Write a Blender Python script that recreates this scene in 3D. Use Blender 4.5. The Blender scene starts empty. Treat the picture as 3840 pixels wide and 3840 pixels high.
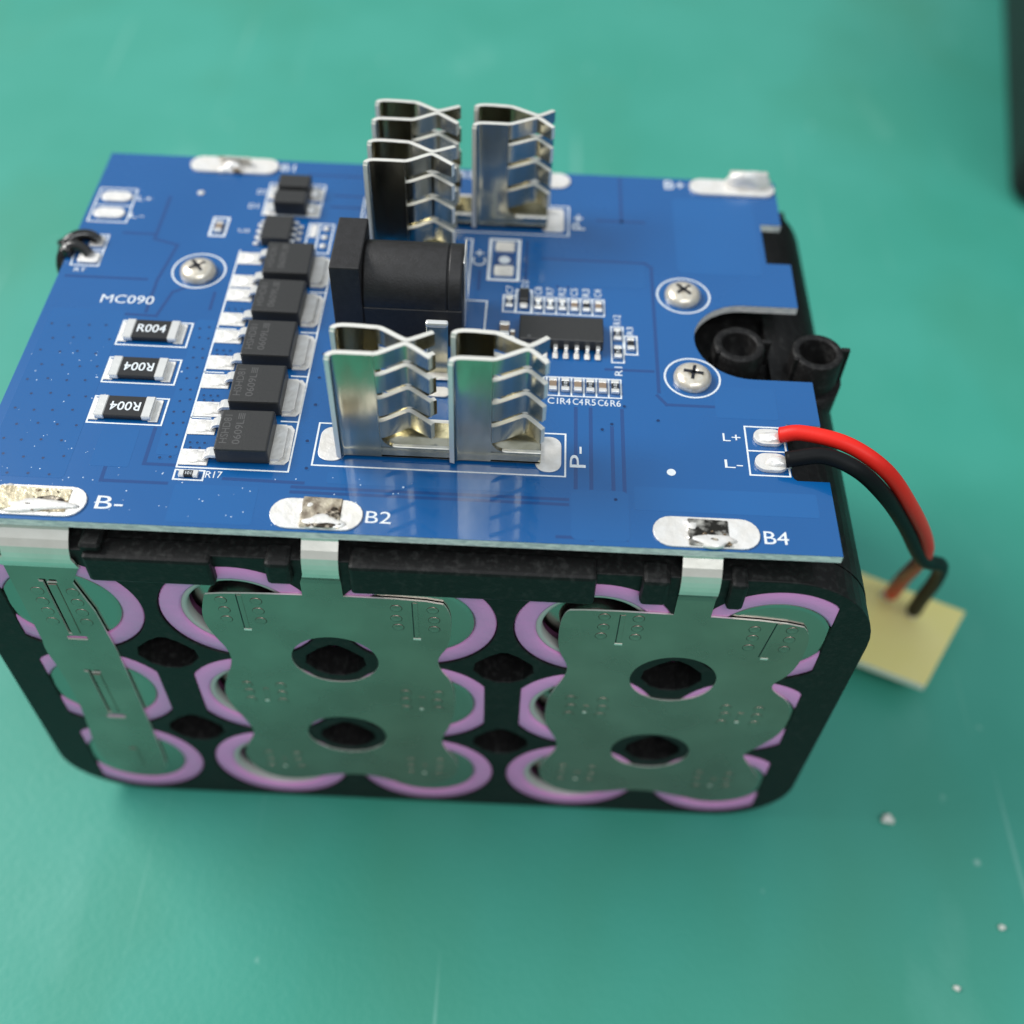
import bpy, bmesh, math, random
from mathutils import Vector, Matrix, Euler
rnd = random.Random(7)
sc = bpy.context.scene
S = 0.001                       # everything below is written in millimetres
ORG = (50.0, 34.0, -1.2)        # pack centre on the mat is the world origin


def T(x, y, z):
    return Vector(((x - ORG[0]) * S, (y - ORG[1]) * S, (z - ORG[2]) * S))


# ------------------------------------------------------------------ camera
cam = bpy.data.cameras.new("camera")
cam_o = bpy.data.objects.new("camera", cam)
sc.collection.objects.link(cam_o)
cam_o.location = T(60.203, -69.663, 153.595)
cam_o.rotation_euler = (0.679849, -0.028703, 0.03627)
cam.sensor_width = 36
cam.lens = 39.99
cam.clip_start = 0.005
cam.clip_end = 20
cam.dof.use_dof = True
fwd = Euler(cam_o.rotation_euler).to_matrix() @ Vector((0, 0, -1))
cam.dof.focus_distance = (T(52, 17, 62) - cam_o.location).dot(fwd)
cam.dof.aperture_fstop = 12.0
sc.camera = cam_o

# ------------------------------------------------------------------ world and lamps
w = bpy.data.worlds.new("World")
sc.world = w
w.use_nodes = True
# a plain room: pale ceiling, duller walls and floor
wn = w.node_tree
wt = wn.nodes.new('ShaderNodeTexCoord')
ws = wn.nodes.new('ShaderNodeSeparateXYZ')
wr = wn.nodes.new('ShaderNodeValToRGB')
wr.color_ramp.interpolation = 'EASE'
wr.color_ramp.elements[0].position = 0.44
wr.color_ramp.elements[0].color = (0.13, 0.14, 0.14, 1)
wr.color_ramp.elements[1].position = 0.92
wr.color_ramp.elements[1].color = (0.84, 0.93, 1.0, 1)
e_ = wr.color_ramp.elements.new(0.66)
e_.color = (0.40, 0.43, 0.45, 1)
wm = wn.nodes.new('ShaderNodeMath')
wm.operation = 'MULTIPLY_ADD'
wm.inputs[1].default_value = 0.5
wm.inputs[2].default_value = 0.5
wn.links.new(wt.outputs['Generated'], ws.inputs[0])
wn.links.new(ws.outputs['Z'], wm.inputs[0])
wn.links.new(wm.outputs[0], wr.inputs[0])
wn.links.new(wr.outputs[0], wn.nodes["Background"].inputs[0])
wn.nodes["Background"].inputs[1].default_value = 0.66


def area(name, loc, target, sx, sy, power, col):
    l = bpy.data.lights.new(name, 'AREA')
    l.shape = 'RECTANGLE'
    l.size, l.size_y = sx, sy
    l.energy = power
    l.color = col
    o = bpy.data.objects.new(name, l)
    sc.collection.objects.link(o)
    o.location = loc
    o.rotation_euler = (Vector(target) - Vector(loc)).to_track_quat('-Z', 'Y').to_euler()
    return o


area("ceiling_lamp", (-1.35, 0.45, 1.35), (0, 0, 0), 1.2, 0.6, 38, (1.0, 0.98, 0.95))
area("ceiling_lamp", (0.35, -0.95, 1.5), (0, 0, 0), 1.2, 0.35, 9.0, (0.97, 0.99, 1.0))
sc.view_settings.view_transform = 'Standard'
sc.view_settings.look = 'None'
sc.view_settings.exposure = 0.03
sc.view_settings.gamma = 1
sc.view_settings.use_curve_mapping = False
sc.render.engine = 'CYCLES'
sc.cycles.use_denoising = True
sc.cycles.max_bounces = 8
sc.cycles.sample_clamp_indirect = 6
sc.cycles.caustics_reflective = False
sc.cycles.caustics_refractive = False

# ------------------------------------------------------------------ materials


def mat(name, col, rough=0.5, metal=0.0, spec=0.5, noise=None, col2=None, bump=0.0, bscale=None, coat=0.0,
        stretch=(1, 1, 1), rough2=None, nrange=(0.35, 0.65)):
    """noise = cycles per mm"""
    m = bpy.data.materials.new(name)
    m.use_nodes = True
    nt = m.node_tree
    b = nt.nodes["Principled BSDF"]
    b.inputs['Base Color'].default_value = (*col, 1)
    b.inputs['Roughness'].default_value = rough
    b.inputs['Metallic'].default_value = metal
    b.inputs['Specular IOR Level'].default_value = spec
    b.inputs['Coat Weight'].default_value = coat
    b.inputs['Coat Roughness'].default_value = 0.05
    tc = nt.nodes.new('ShaderNodeTexCoord')
    mp = nt.nodes.new('ShaderNodeMapping')
    mp.inputs['Scale'].default_value = (1000 * stretch[0], 1000 * stretch[1], 1000 * stretch[2])
    nt.links.new(tc.outputs['Object'], mp.inputs['Vector'])
    if noise:
        n = nt.nodes.new('ShaderNodeTexNoise')
        n.inputs['Scale'].default_value = noise
        n.inputs['Detail'].default_value = 5
        nt.links.new(mp.outputs[0], n.inputs['Vector'])
        if col2:
            r = nt.nodes.new('ShaderNodeMapRange')
            r.inputs['From Min'].default_value, r.inputs['From Max'].default_value = nrange
            nt.links.new(n.outputs['Fac'], r.inputs['Value'])
            mx = nt.nodes.new('ShaderNodeMix')
            mx.data_type = 'RGBA'
            mx.inputs[6].default_value = (*col, 1)
            mx.inputs[7].default_value = (*col2, 1)
            nt.links.new(r.outputs[0], mx.inputs[0])
            nt.links.new(mx.outputs[2], b.inputs['Base Color'])
        if rough2 is not None:
            r = nt.nodes.new('ShaderNodeMapRange')
            r.inputs['From Min'].default_value, r.inputs['From Max'].default_value = nrange
            r.inputs['To Min'].default_value, r.inputs['To Max'].default_value = rough, rough2
            nt.links.new(n.outputs['Fac'], r.inputs['Value'])
            nt.links.new(r.outputs[0], b.inputs['Roughness'])
    if bump:
        n2 = nt.nodes.new('ShaderNodeTexNoise')
        n2.inputs['Scale'].default_value = bscale or 2
        n2.inputs['Detail'].default_value = 4
        nt.links.new(mp.outputs[0], n2.inputs['Vector'])
        bu = nt.nodes.new('ShaderNodeBump')
        bu.inputs['Strength'].default_value = 1.0
        bu.inputs['Distance'].default_value = bump * S
        nt.links.new(n2.outputs['Fac'], bu.inputs['Height'])
        nt.links.new(bu.outputs[0], b.inputs['Normal'])
    return m


MASK = mat("blue_solder_mask", (0.002, 0.088, 0.29), 0.24, spec=0.4, coat=0.75, noise=0.04, col2=(0.003, 0.098, 0.315), bump=0.006, bscale=0.6, rough2=0.3)
MASK2 = mat("blue_solder_mask_over_copper", (0.004, 0.105, 0.33), 0.24, spec=0.4, coat=0.75, noise=0.04, col2=(0.004, 0.098, 0.31), bump=0.006, bscale=0.6)
MASKD = mat("blue_solder_mask_gap", (0.005, 0.055, 0.21), 0.22, spec=0.4, coat=0.8)
EDGE = mat("cut_glass_fibre_edge", (0.95, 0.93, 0.90), 0.7, noise=2.5, col2=(0.62, 0.63, 0.64), bump=0.05, bscale=4, stretch=(0.4, 1, 1))
SILK = mat("white_print", (0.78, 0.82, 0.84), 0.55, noise=3, col2=(0.62, 0.70, 0.78), nrange=(0.45, 0.75))
SOLDER = mat("bright_solder", (0.93, 0.91, 0.88), 0.26, metal=0.35, noise=0.6, col2=(0.80, 0.77, 0.72), bump=0.14, bscale=1.1, rough2=0.5)
LEAD = mat("tinned_lead", (0.92, 0.91, 0.88), 0.26, metal=0.6, bump=0.03, bscale=1.5)
TIN = mat("tinned_tab", (0.82, 0.79, 0.72), 0.30, metal=0.85, noise=1.6, col2=(0.45, 0.36, 0.25), bump=0.08, bscale=2.5, nrange=(0.5, 0.72))
TINK = mat("sooty_tab", (0.55, 0.53, 0.48), 0.32, metal=0.5, noise=0.75, col2=(0.022, 0.02, 0.016), bump=0.15, bscale=2.0, nrange=(0.36, 0.54))
TINB = mat("brown_flux_tab", (0.70, 0.62, 0.48), 0.30, metal=0.4, noise=0.6, col2=(0.09, 0.05, 0.03), bump=0.18, bscale=1.4, nrange=(0.40, 0.66))
TINY = mat("yellow_flux_tab", (0.72, 0.64, 0.45), 0.33, metal=0.35, noise=0.4, col2=(0.30, 0.22, 0.12), bump=0.18, bscale=1.4, nrange=(0.40, 0.62))
TABM = mat("brightened_nickel_tab", (0.88, 0.84, 0.76), 0.22, metal=0.6, bump=0.012, bscale=0.8, noise=0.4, col2=(0.80, 0.76, 0.68))  # strip nickel made brighter, light on the bent tabs put into the colour
SPLAT = mat("flux_splatter", (0.55, 0.48, 0.38), 0.3, metal=0.3, noise=1.4, col2=(0.035, 0.024, 0.015), bump=0.15, bscale=2.5, nrange=(0.40, 0.52))
BURN = mat("burnt_flux", (0.035, 0.026, 0.018), 0.35, noise=1.5, col2=(0.30, 0.20, 0.10), bump=0.15, bscale=2.2, coat=0.4)
NICK = mat("nickel_plated_steel", (0.56, 0.53, 0.42), 0.13, metal=1.0, noise=0.5, col2=(0.40, 0.38, 0.28), bump=0.010, bscale=1.2, stretch=(1, 1, 0.25), rough2=0.26)
NEDGE = mat("brightened_cut_edge", (0.90, 0.88, 0.81), 0.40, metal=0.45, bump=0.03, bscale=3)  # cut edges, whitened to paint in the light on their rims
STRIP = mat("nickel_strip", (0.47, 0.37, 0.32), 0.20, metal=0.92, noise=0.12, col2=(0.38, 0.30, 0.26), bump=0.045, bscale=0.28, rough2=0.30)
STEEL = mat("cell_can_steel", (0.46, 0.40, 0.36), 0.22, metal=1.0)
PLASTIC = mat("black_holder_plastic", (0.009, 0.0085, 0.0085), 0.45, spec=0.24, noise=1.4, col2=(0.030, 0.030, 0.029), bump=0.03, bscale=3.0, rough2=0.6, nrange=(0.50, 0.80))
JACKM = mat("black_jack_plastic", (0.016, 0.015, 0.015), 0.48, spec=0.45, bump=0.03, bscale=4.0, noise=1.5, col2=(0.022, 0.021, 0.022), rough2=0.5)
EPOXY = mat("chip_epoxy", (0.034, 0.034, 0.033), 0.38, spec=0.45, bump=0.02, bscale=8.0, noise=3, col2=(0.030, 0.030, 0.030))
MARK = mat("laser_marking", (0.085, 0.085, 0.085), 0.6)
PINK = mat("pink_heat_shrink", (0.96, 0.34, 0.76), 0.36, spec=0.5, noise=0.2, col2=(0.95, 0.37, 0.77), bump=0.10, bscale=0.6, coat=0.3)
nt_ = PINK.node_tree
oi_ = nt_.nodes.new('ShaderNodeObjectInfo')
mr_ = nt_.nodes.new('ShaderNodeMapRange')
mr_.inputs['To Min'].default_value, mr_.inputs['To Max'].default_value = 0.86, 1.04
hs_ = nt_.nodes.new('ShaderNodeHueSaturation')
bs_ = nt_.nodes["Principled BSDF"]
src_ = bs_.inputs['Base Color'].links[0].from_socket
nt_.links.new(oi_.outputs['Random'], mr_.inputs['Value'])
nt_.links.new(mr_.outputs[0], hs_.inputs['Value'])
nt_.links.new(src_, hs_.inputs['Color'])
nt_.links.new(hs_.outputs[0], bs_.inputs['Base Color'])
PAPER = mat("grey_insulating_ring", (0.55, 0.52, 0.50), 0.6)
RED = mat("red_silicone", (0.78, 0.022, 0.014), 0.42, spec=0.25, bump=0.02, bscale=1.5)
BLACKW = mat("black_silicone", (0.008, 0.009, 0.010), 0.5, spec=0.12, bump=0.02, bscale=1.5)
GLOSSB = mat("black_varnish", (0.006, 0.005, 0.004), 0.12, coat=0.6, bump=0.1, bscale=1.0)
YEL = mat("yellow_board", (0.78, 0.71, 0.26), 0.5, noise=0.08, col2=(0.82, 0.74, 0.32))
YEDGE = mat("pale_board_edge", (0.95, 0.94, 0.80), 0.6)
RESB = mat("resistor_black", (0.016, 0.016, 0.017), 0.35)
CAPT = mat("ceramic_tan", (0.26, 0.19, 0.13), 0.45)
SCREW = mat("zinc_screw", (0.88, 0.83, 0.73), 0.28, metal=0.55, bump=0.04, bscale=2.0, noise=1.5, col2=(0.75, 0.66, 0.52))
DARKHOLE = mat("dark_hole", (0.004, 0.006, 0.012), 0.6)
SPECK = mat("flux_bead", (0.55, 0.68, 0.85), 0.12, spec=0.8)
CRUMB = mat("pale_crumb", (0.75, 0.74, 0.68), 0.5, bump=0.1, bscale=1)


def mat_green():
    m = bpy.data.materials.new("green_rubber_mat")
    m.use_nodes = True
    nt = m.node_tree
    b = nt.nodes["Principled BSDF"]
    tc = nt.nodes.new('ShaderNodeTexCoord')
    L = nt.links.new

    def noise(scale, detail, stretch=(1, 1, 1), rot=0.0):
        mp = nt.nodes.new('ShaderNodeMapping')
        mp.inputs['Scale'].default_value = stretch
        mp.inputs['Rotation'].default_value = (0, 0, rot)
        L(tc.outputs['Object'], mp.inputs[0])
        n = nt.nodes.new('ShaderNodeTexNoise')
        n.inputs['Scale'].default_value = scale
        n.inputs['Detail'].default_value = detail
        L(mp.outputs[0], n.inputs['Vector'])
        return n.outputs['Fac']

    def rng(src, a, c, lo, hi):
        r = nt.nodes.new('ShaderNodeMapRange')
        for k, v in zip(('From Min', 'From Max', 'To Min', 'To Max'), (a, c, lo, hi)):
            r.inputs[k].default_value = v
        L(src, r.inputs['Value'])
        return r.outputs[0]

    def mix(f, a, c):
        x = nt.nodes.new('ShaderNodeMix')
        x.data_type = 'RGBA'
        L(f, x.inputs[0])
        if isinstance(a, tuple):
            x.inputs[6].default_value = (*a, 1)
        else:
            L(a, x.inputs[6])
        x.inputs[7].default_value = (*c, 1)
        return x.outputs[2]
    base = mix(rng(noise(22, 4), 0.35, 0.65, 0, 1), (0.040, 0.300, 0.222), (0.053, 0.335, 0.258))
    c1 = mix(rng(noise(14, 3, (1.6, 0.8, 1), 0.35), 0.50, 0.72, 0, 0.7), base, (0.045, 0.265, 0.175))
    c2 = mix(rng(noise(45, 5, (1.0, 0.45, 1), -0.5), 0.60, 0.78, 0, 0.38), c1, (0.16, 0.45, 0.37))
    c3 = mix(rng(noise(260, 2), 0.745, 0.80, 0, 0.5), c2, (0.42, 0.68, 0.60))
    # fine scratches and dust: stretched noise in two directions, voronoi dots
    c4 = mix(rng(noise(420, 2, (1.0, 0.02, 1), 0.25), 0.70, 0.74, 0, 0.28), c3, (0.30, 0.58, 0.50))
    c5 = mix(rng(noise(380, 2, (1.0, 0.03, 1), -1.1), 0.71, 0.75, 0, 0.25), c4, (0.25, 0.52, 0.45))
    vo = nt.nodes.new('ShaderNodeTexVoronoi')
    vo.inputs['Scale'].default_value = 55
    L(tc.outputs['Object'], vo.inputs['Vector'])
    c6 = mix(rng(vo.outputs['Distance'], 0.03, 0.02, 0, 0.35), c5, (0.55, 0.72, 0.66))
    L(c6, b.inputs['Base Color'])
    L(rng(noise(30, 4), 0.3, 0.7, 0.42, 0.56), b.inputs['Roughness'])
    b.inputs['Specular IOR Level'].default_value = 0.45
    bu = nt.nodes.new('ShaderNodeBump')
    bu.inputs['Distance'].default_value = 0.00006
    L(noise(900, 3), bu.inputs['Height'])
    L(bu.outputs[0], b.inputs['Normal'])
    return m


GREEN = mat_green()
VIAH = mat('via_hole', (0.004, 0.028, 0.11), 0.4)

# ------------------------------------------------------------------ mesh helpers
col = sc.collection


class MB:
    """collects shapes written in mm (absolute, or round a local origin) into one mesh"""

    def __init__(self):
        self.bm = bmesh.new()
        self.mats = []

    def mi(self, m):
        if m not in self.mats:
            self.mats.append(m)
        return self.mats.index(m)

    def _tag(self, faces, m, smooth=False):
        i = self.mi(m)
        for f in faces:
            f.material_index = i
            f.smooth = smooth

    def box(self, x0, x1, y0, y1, z0, z1, m, bev=0.0, seg=1, rot=None):
        before = set(self.bm.faces)
        r = bmesh.ops.create_cube(self.bm, size=1.0)
        vs = r['verts']
        for v in vs:
            v.co = Vector(((x0 + x1) / 2 + v.co.x * (x1 - x0), (y0 + y1) / 2 + v.co.y * (y1 - y0), (z0 + z1) / 2 + v.co.z * (z1 - z0)))
        if rot:
            c = Vector(((x0 + x1) / 2, (y0 + y1) / 2, (z0 + z1) / 2))
            for v in vs:
                v.co = c + rot @ (v.co - c)
        if bev > 0:
            es = set(e for v in vs for e in v.link_edges)
            bmesh.ops.bevel(self.bm, geom=list(es), offset=bev, segments=seg, affect='EDGES', profile=0.5)
        self._tag([f for f in self.bm.faces if f not in before], m)
        return self

    def cyl(self, p0, p1, r0, m, r1=None, n=24, caps=True, smooth=True):
        p0, p1 = Vector(p0), Vector(p1)
        r1 = r0 if r1 is None else r1
        d = (p1 - p0).normalized()
        a = d.orthogonal().normalized()
        b = d.cross(a)
        A = [self.bm.verts.new(p0 + r0 * (math.cos(t) * a + math.sin(t) * b)) for t in [2 * math.pi * k / n for k in range(n)]]
        B = [self.bm.verts.new(p1 + r1 * (math.cos(t) * a + math.sin(t) * b)) for t in [2 * math.pi * k / n for k in range(n)]]
        fs = [self.bm.faces.new((A[k], A[(k + 1) % n], B[(k + 1) % n], B[k])) for k in range(n)]
        self._tag(fs, m, smooth)
        if caps:
            self._tag([self.bm.faces.new(A[::-1]), self.bm.faces.new(B)], m)
        return self

    def lathe(self, prof, c, axis, m, n=48, smooth=True, sx=1.0, sz=1.0):
        """prof: list of (r, h) ; axis 'y' or 'z' ; c centre"""
        rings = []
        for r, h in prof:
            ring = []
            for k in range(n):
                t = 2 * math.pi * k / n
                if axis == 'z':
                    p = (c[0] + r * sx * math.cos(t), c[1] + r * math.sin(t), c[2] + h)
                elif axis == 'y':
                    p = (c[0] + r * sx * math.cos(t), c[1] + h, c[2] + r * sz * math.sin(t))
                else:
                    p = (c[0] + h, c[1] + r * math.cos(t), c[2] + r * math.sin(t))
                ring.append(self.bm.verts.new(p))
            rings.append(ring)
        fs = []
        for a, b in zip(rings, rings[1:]):
            for k in range(n):
                fs.append(self.bm.faces.new((a[k], a[(k + 1) % n], b[(k + 1) % n], b[k])))
        self._tag(fs, m, smooth)
        for ring, (r, h) in ((rings[0], prof[0]), (rings[-1], prof[-1])):
            if r < 1.0 and r > 0:
                self._tag([self.bm.faces.new(ring)], m)
        return self

    def sheet(self, path, z0, z1, t, m, medge=None):
        """a vertical sheet of thickness t along the xy path; z0/z1 numbers or lists"""
        n = len(path)
        z0 = z0 if isinstance(z0, (list, tuple)) else [z0] * n
        z1 = z1 if isinstance(z1, (list, tuple)) else [z1] * n
        P = [Vector((p[0], p[1], 0)) for p in path]
        nor = []
        for i in range(n):
            a = P[max(i - 1, 0)]
            b = P[min(i + 1, n - 1)]
            d = (b - a).normalized()
            nor.append(Vector((-d.y, d.x, 0)))
        nv = self.bm.verts.new

        def ringset():
            V = []
            for i in range(n):
                for s in (-0.5, 0.5):
                    q = P[i] + nor[i] * t * s
                    V.append((nv((q.x, q.y, z0[i])), nv((q.x, q.y, z1[i]))))
            return V
        V, W = ringset(), ringset()
        side, edge = [], []
        for i in range(n - 1):
            a, b, c, d = V[2 * i], V[2 * i + 1], V[2 * i + 2], V[2 * i + 3]
            side.append(self.bm.faces.new((a[0], c[0], c[1], a[1])))
            side.append(self.bm.faces.new((b[0], b[1], d[1], d[0])))
            a, b, c, d = W[2 * i], W[2 * i + 1], W[2 * i + 2], W[2 * i + 3]
            edge.append(self.bm.faces.new((a[1], c[1], d[1], b[1])))
            edge.append(self.bm.faces.new((a[0], b[0], d[0], c[0])))
        a, b = W[0], W[1]
        edge.append(self.bm.faces.new((a[0], a[1], b[1], b[0])))
        a, b = W[-2], W[-1]
        edge.append(self.bm.faces.new((a[0], b[0], b[1], a[1])))
        self._tag(side, m, True)
        self._tag(edge, medge or m)
        return self

    def prism(self, outline, holes, h0, h1, m, axis='z', bev=0.0, medge=None):
        """polygon with holes, extruded from h0 to h1 along z (xy points) or y (xz points)"""
        cu = bpy.data.curves.new("t", 'CURVE')
        cu.dimensions = '2D'
        cu.fill_mode = 'BOTH'
        cu.extrude = (h1 - h0) / 2 - bev
        cu.bevel_depth = bev
        cu.bevel_resolution = 1
        cu.offset = -bev
        for loop in [outline] + list(holes):
            sp = cu.splines.new('POLY')
            sp.points.add(len(loop) - 1)
            for i, p in enumerate(loop):
                sp.points[i].co = (p[0], p[1], 0, 1)
            sp.use_cyclic_u = True
        o = bpy.data.objects.new("t", cu)
        me = bpy.data.meshes.new_from_object(o)
        mid = (h0 + h1) / 2
        vs = []
        for v in me.vertices:
            x, y, z = v.co
            vs.append(self.bm.verts.new((x, y, z + mid) if axis == 'z' else (x, mid - z, y)))
        i0, i1 = self.mi(m), self.mi(medge or m)
        for p in me.polygons:
            try:
                f = self.bm.faces.new([vs[k] for k in p.vertices])
            except ValueError:
                continue
            f.material_index = i0 if abs(p.normal.z) > 0.9 else i1
        bpy.data.objects.remove(o)
        bpy.data.curves.remove(cu)
        bpy.data.meshes.remove(me)
        return self

    def line(self, pts, wd, z, m, closed=False):
        """flat printed line of width wd on plane z"""
        P = [Vector((p[0], p[1], 0)) for p in pts]
        if closed:
            P = P + [P[0]]
        for a, b in zip(P, P[1:]):
            d = (b - a).normalized() * wd / 2
            n = Vector((-d.y, d.x, 0))
            q = [a - d - n, b + d - n, b + d + n, a - d + n]
            f = self.bm.faces.new([self.bm.verts.new((v.x, v.y, z)) for v in q])
            self._tag([f], m)
            z += 0.0006
        return self

    def poly(self, pts, z, m):
        f = self.bm.faces.new([self.bm.verts.new((p[0], p[1], z)) for p in pts])
        self._tag([f], m)
        return self

    def text(self, s, x, y, wd, h, z, m, rot=0.0, weight=0.0):
        """text with its lower left corner at x, y, fitted to wd x h, turned by rot degrees"""
        cu = bpy.data.curves.new("t", 'FONT')
        cu.body = s
        cu.offset = weight
        cu.resolution_u = 3
        o = bpy.data.objects.new("t", cu)
        me = bpy.data.meshes.new_from_object(o)
        xs = [v.co.x for v in me.vertices]
        ys = [v.co.y for v in me.vertices]
        x0, x1, y0, y1 = min(xs), max(xs), min(ys), max(ys)
        c, sn = math.cos(math.radians(rot)), math.sin(math.radians(rot))
        vs = []
        for v in me.vertices:
            a = (v.co.x - x0) / (x1 - x0) * wd
            b = (v.co.y - y0) / (y1 - y0) * h
            vs.append(self.bm.verts.new((x + a * c - b * sn, y + a * sn + b * c, z)))
        fs = []
        for p in me.polygons:
            try:
                fs.append(self.bm.faces.new([vs[k] for k in p.vertices]))
            except ValueError:
                pass
        self._tag(fs, m)
        bpy.data.objects.remove(o)
        bpy.data.curves.remove(cu)
        bpy.data.meshes.remove(me)
        return self

    def tube(self, pts, r, m, n=14, sub=8, cap=True):
        """smooth tube through points (Catmull-Rom)"""
        P = [Vector(p) for p in pts]
        Q = []
        ext = [2 * P[0] - P[1]] + P + [2 * P[-1] - P[-2]]
        for i in range(1, len(ext) - 2):
            for k in range(sub):
                t = k / sub
                a, b, c, d = ext[i - 1:i + 3]
                Q.append(0.5 * ((2 * b) + (c - a) * t + (2 * a - 5 * b + 4 * c - d) * t * t + (3 * b - a - 3 * c + d) * t ** 3))
        Q.append(P[-1])
        d0 = (Q[1] - Q[0]).normalized()
        u = d0.orthogonal().normalized()
        rings = []
        for i, q in enumerate(Q):
            d = (Q[min(i + 1, len(Q) - 1)] - Q[max(i - 1, 0)]).normalized()
            u = (u - d * u.dot(d)).normalized()
            v = d.cross(u)
            rr = r(i / (len(Q) - 1)) if callable(r) else r
            rings.append([self.bm.verts.new(q + rr * (math.cos(2 * math.pi * k / n) * u + math.sin(2 * math.pi * k / n) * v)) for k in range(n)])
        fs = []
        for a, b in zip(rings, rings[1:]):
            for k in range(n):
                fs.append(self.bm.faces.new((a[k], a[(k + 1) % n], b[(k + 1) % n], b[k])))
        self._tag(fs, m, True)
        if cap:
            self._tag([self.bm.faces.new(rings[0][::-1]), self.bm.faces.new(rings[-1])], m)
        return self

    def blob(self, c, rx, ry, rz, m, seed=0, amp=0.15, half=False):
        r = bmesh.ops.create_icosphere(self.bm, subdivisions=3, radius=1.0)
        rr = random.Random(seed)
        ph = [rr.uniform(0, 6.28) for _ in range(6)]
        for v in r['verts']:
            p = v.co
            k = 1 + amp * (math.sin(3.1 * p.x + ph[0]) * math.sin(2.7 * p.y + ph[1]) + 0.6 * math.sin(5.3 * p.y + ph[2]) * math.sin(4.1 * p.x + ph[3]))
            v.co = Vector((c[0] + rx * p.x * k, c[1] + ry * p.y * k, c[2] + rz * (max(p.z, -0.05) if half else p.z) * k))
        self._tag(set(f for v in r['verts'] for f in v.link_faces), m, True)
        return self

    def mesh(self, name, local=False):
        me = bpy.data.meshes.new(name)
        o = Vector((0, 0, 0)) if local else Vector(ORG)
        for v in self.bm.verts:
            v.co = (v.co - o) * S
        bmesh.ops.recalc_face_normals(self.bm, faces=self.bm.faces)
        self.bm.to_mesh(me)
        self.bm.free()
        for m in self.mats:
            me.materials.append(m)
        return me

    def build(self, name, parent=None, label=None, local=False, loc=None, kind=None):
        return place(self.mesh(name, local), name, parent, loc, label, kind)


def place(me, name, parent=None, loc=None, label=None, kind=None, rotz=0.0):
    o = bpy.data.objects.new(name, me)
    col.objects.link(o)
    if parent:
        o.parent = parent
    if loc is not None:
        o.location = loc
    if rotz:
        o.rotation_euler = (0, 0, rotz)
    if label:
        o['label'] = label
    if kind:
        o['kind'] = kind
    return o


def off(x, y, z=0.0):
    return Vector((x * S, y * S, z * S))


def circle(cx, cy, r, n=40, ry=None, a0=0, a1=360):
    ry = r if ry is None else ry
    full = abs(a1 - a0) >= 360
    k = n if full else n + 1
    return [(cx + r * math.cos(math.radians(a0 + (a1 - a0) * i / n)), cy + ry * math.sin(math.radians(a0 + (a1 - a0) * i / n))) for i in range(k)]


def rrect(x0, x1, y0, y1, r, n=6):
    p = []
    for cx, cy, a in ((x1 - r, y1 - r, 0), (x0 + r, y1 - r, 90), (x0 + r, y0 + r, 180), (x1 - r, y0 + r, 270)):
        p += circle(cx, cy, r, n, a0=a, a1=a + 90)
    return p


def smooth_loop(pts, it=2):
    for _ in range(it):
        q = []
        for i in range(len(pts)):
            a, b = pts[i], pts[(i + 1) % len(pts)]
            q += [(a[0] * .75 + b[0] * .25, a[1] * .75 + b[1] * .25), (a[0] * .25 + b[0] * .75, a[1] * .25 + b[1] * .75)]
        pts = q
    return pts


def ring_line(mb, cx, cy, r, wd, z, m, n=48):
    i = mb.mi(m)
    A = [mb.bm.verts.new((cx + (r - wd / 2) * math.cos(2 * math.pi * k / n), cy + (r - wd / 2) * math.sin(2 * math.pi * k / n), z)) for k in range(n)]
    B = [mb.bm.verts.new((cx + (r + wd / 2) * math.cos(2 * math.pi * k / n), cy + (r + wd / 2) * math.sin(2 * math.pi * k / n), z)) for k in range(n)]
    for k in range(n):
        f = mb.bm.faces.new((A[k], A[(k + 1) % n], B[(k + 1) % n], B[k]))
        f.material_index = i


def thing(name, label, cat, loc=(0, 0, 0), group=None):
    o = bpy.data.objects.new(name, None)
    o.empty_display_size = 0.01
    col.objects.link(o)
    o.location = loc
    o['label'] = label
    o['category'] = cat
    if group:
        o['group'] = group
    return o


# ------------------------------------------------------------------ the work mat
mb = MB()
mb.box(-1400, 1500, -1200, 1800, -4.2, -1.2, GREEN, bev=0.8)
g = mb.build("work_mat")
g['kind'] = 'structure'

# ------------------------------------------------------------------ battery pack
pack = thing("battery_pack", "open lithium battery pack with pink cells in a black holder under a blue circuit board", "battery pack")
XC = (10, 30, 50, 70, 90)
ZC = (9.0, 27.4, 45.8)
ZB = 59.81      # board top
ZTOP = 56.9     # holder top

# --- cell holder


def corner_pts(inset):
    i = inset
    p = []
    p += circle(89.5, 45.2, 11.6 - i, 12, a0=0, a1=90)
    p += circle(9.5, 46.0, 10.3 - i, 12, ry=10.8 - i, a0=90, a1=180)
    p += circle(10.5, 8.9, 11.3 - i, 12, ry=9.9 - i, a0=180, a1=270)
    p += circle(90, 9.3, 10.7 - i, 12, ry=10.3 - i, a0=270, a1=360)
    return p


outer = corner_pts(0)
inner = corner_pts(2.2)
holder = MB()
holder.prism(outer, [inner], 5.0, 26.5, PLASTIC, axis='y')
holder.prism(outer, [inner], 43.0, 68.0, PLASTIC, axis='y')
# middle stretch with a well cut out of its top


def split_top(pts, xa, xb):
    right = [p for p in pts if not (p[1] > 50 and p[0] < xb)]
    i0 = next(i for i, p in enumerate(pts) if p[1] > 50 and p[0] < xb)
    n = len(pts)
    order = [pts[(i0 + k) % n] for k in range(n)]
    keep = [p for p in order if not (p[1] > 50 and xa < p[0] < xb)]
    # start just left of the gap, go round, end just right of it
    s = next(i for i, p in enumerate(keep) if p[1] > 50 and p[0] <= xa)
    return keep[s:] + keep[:s]


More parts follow.
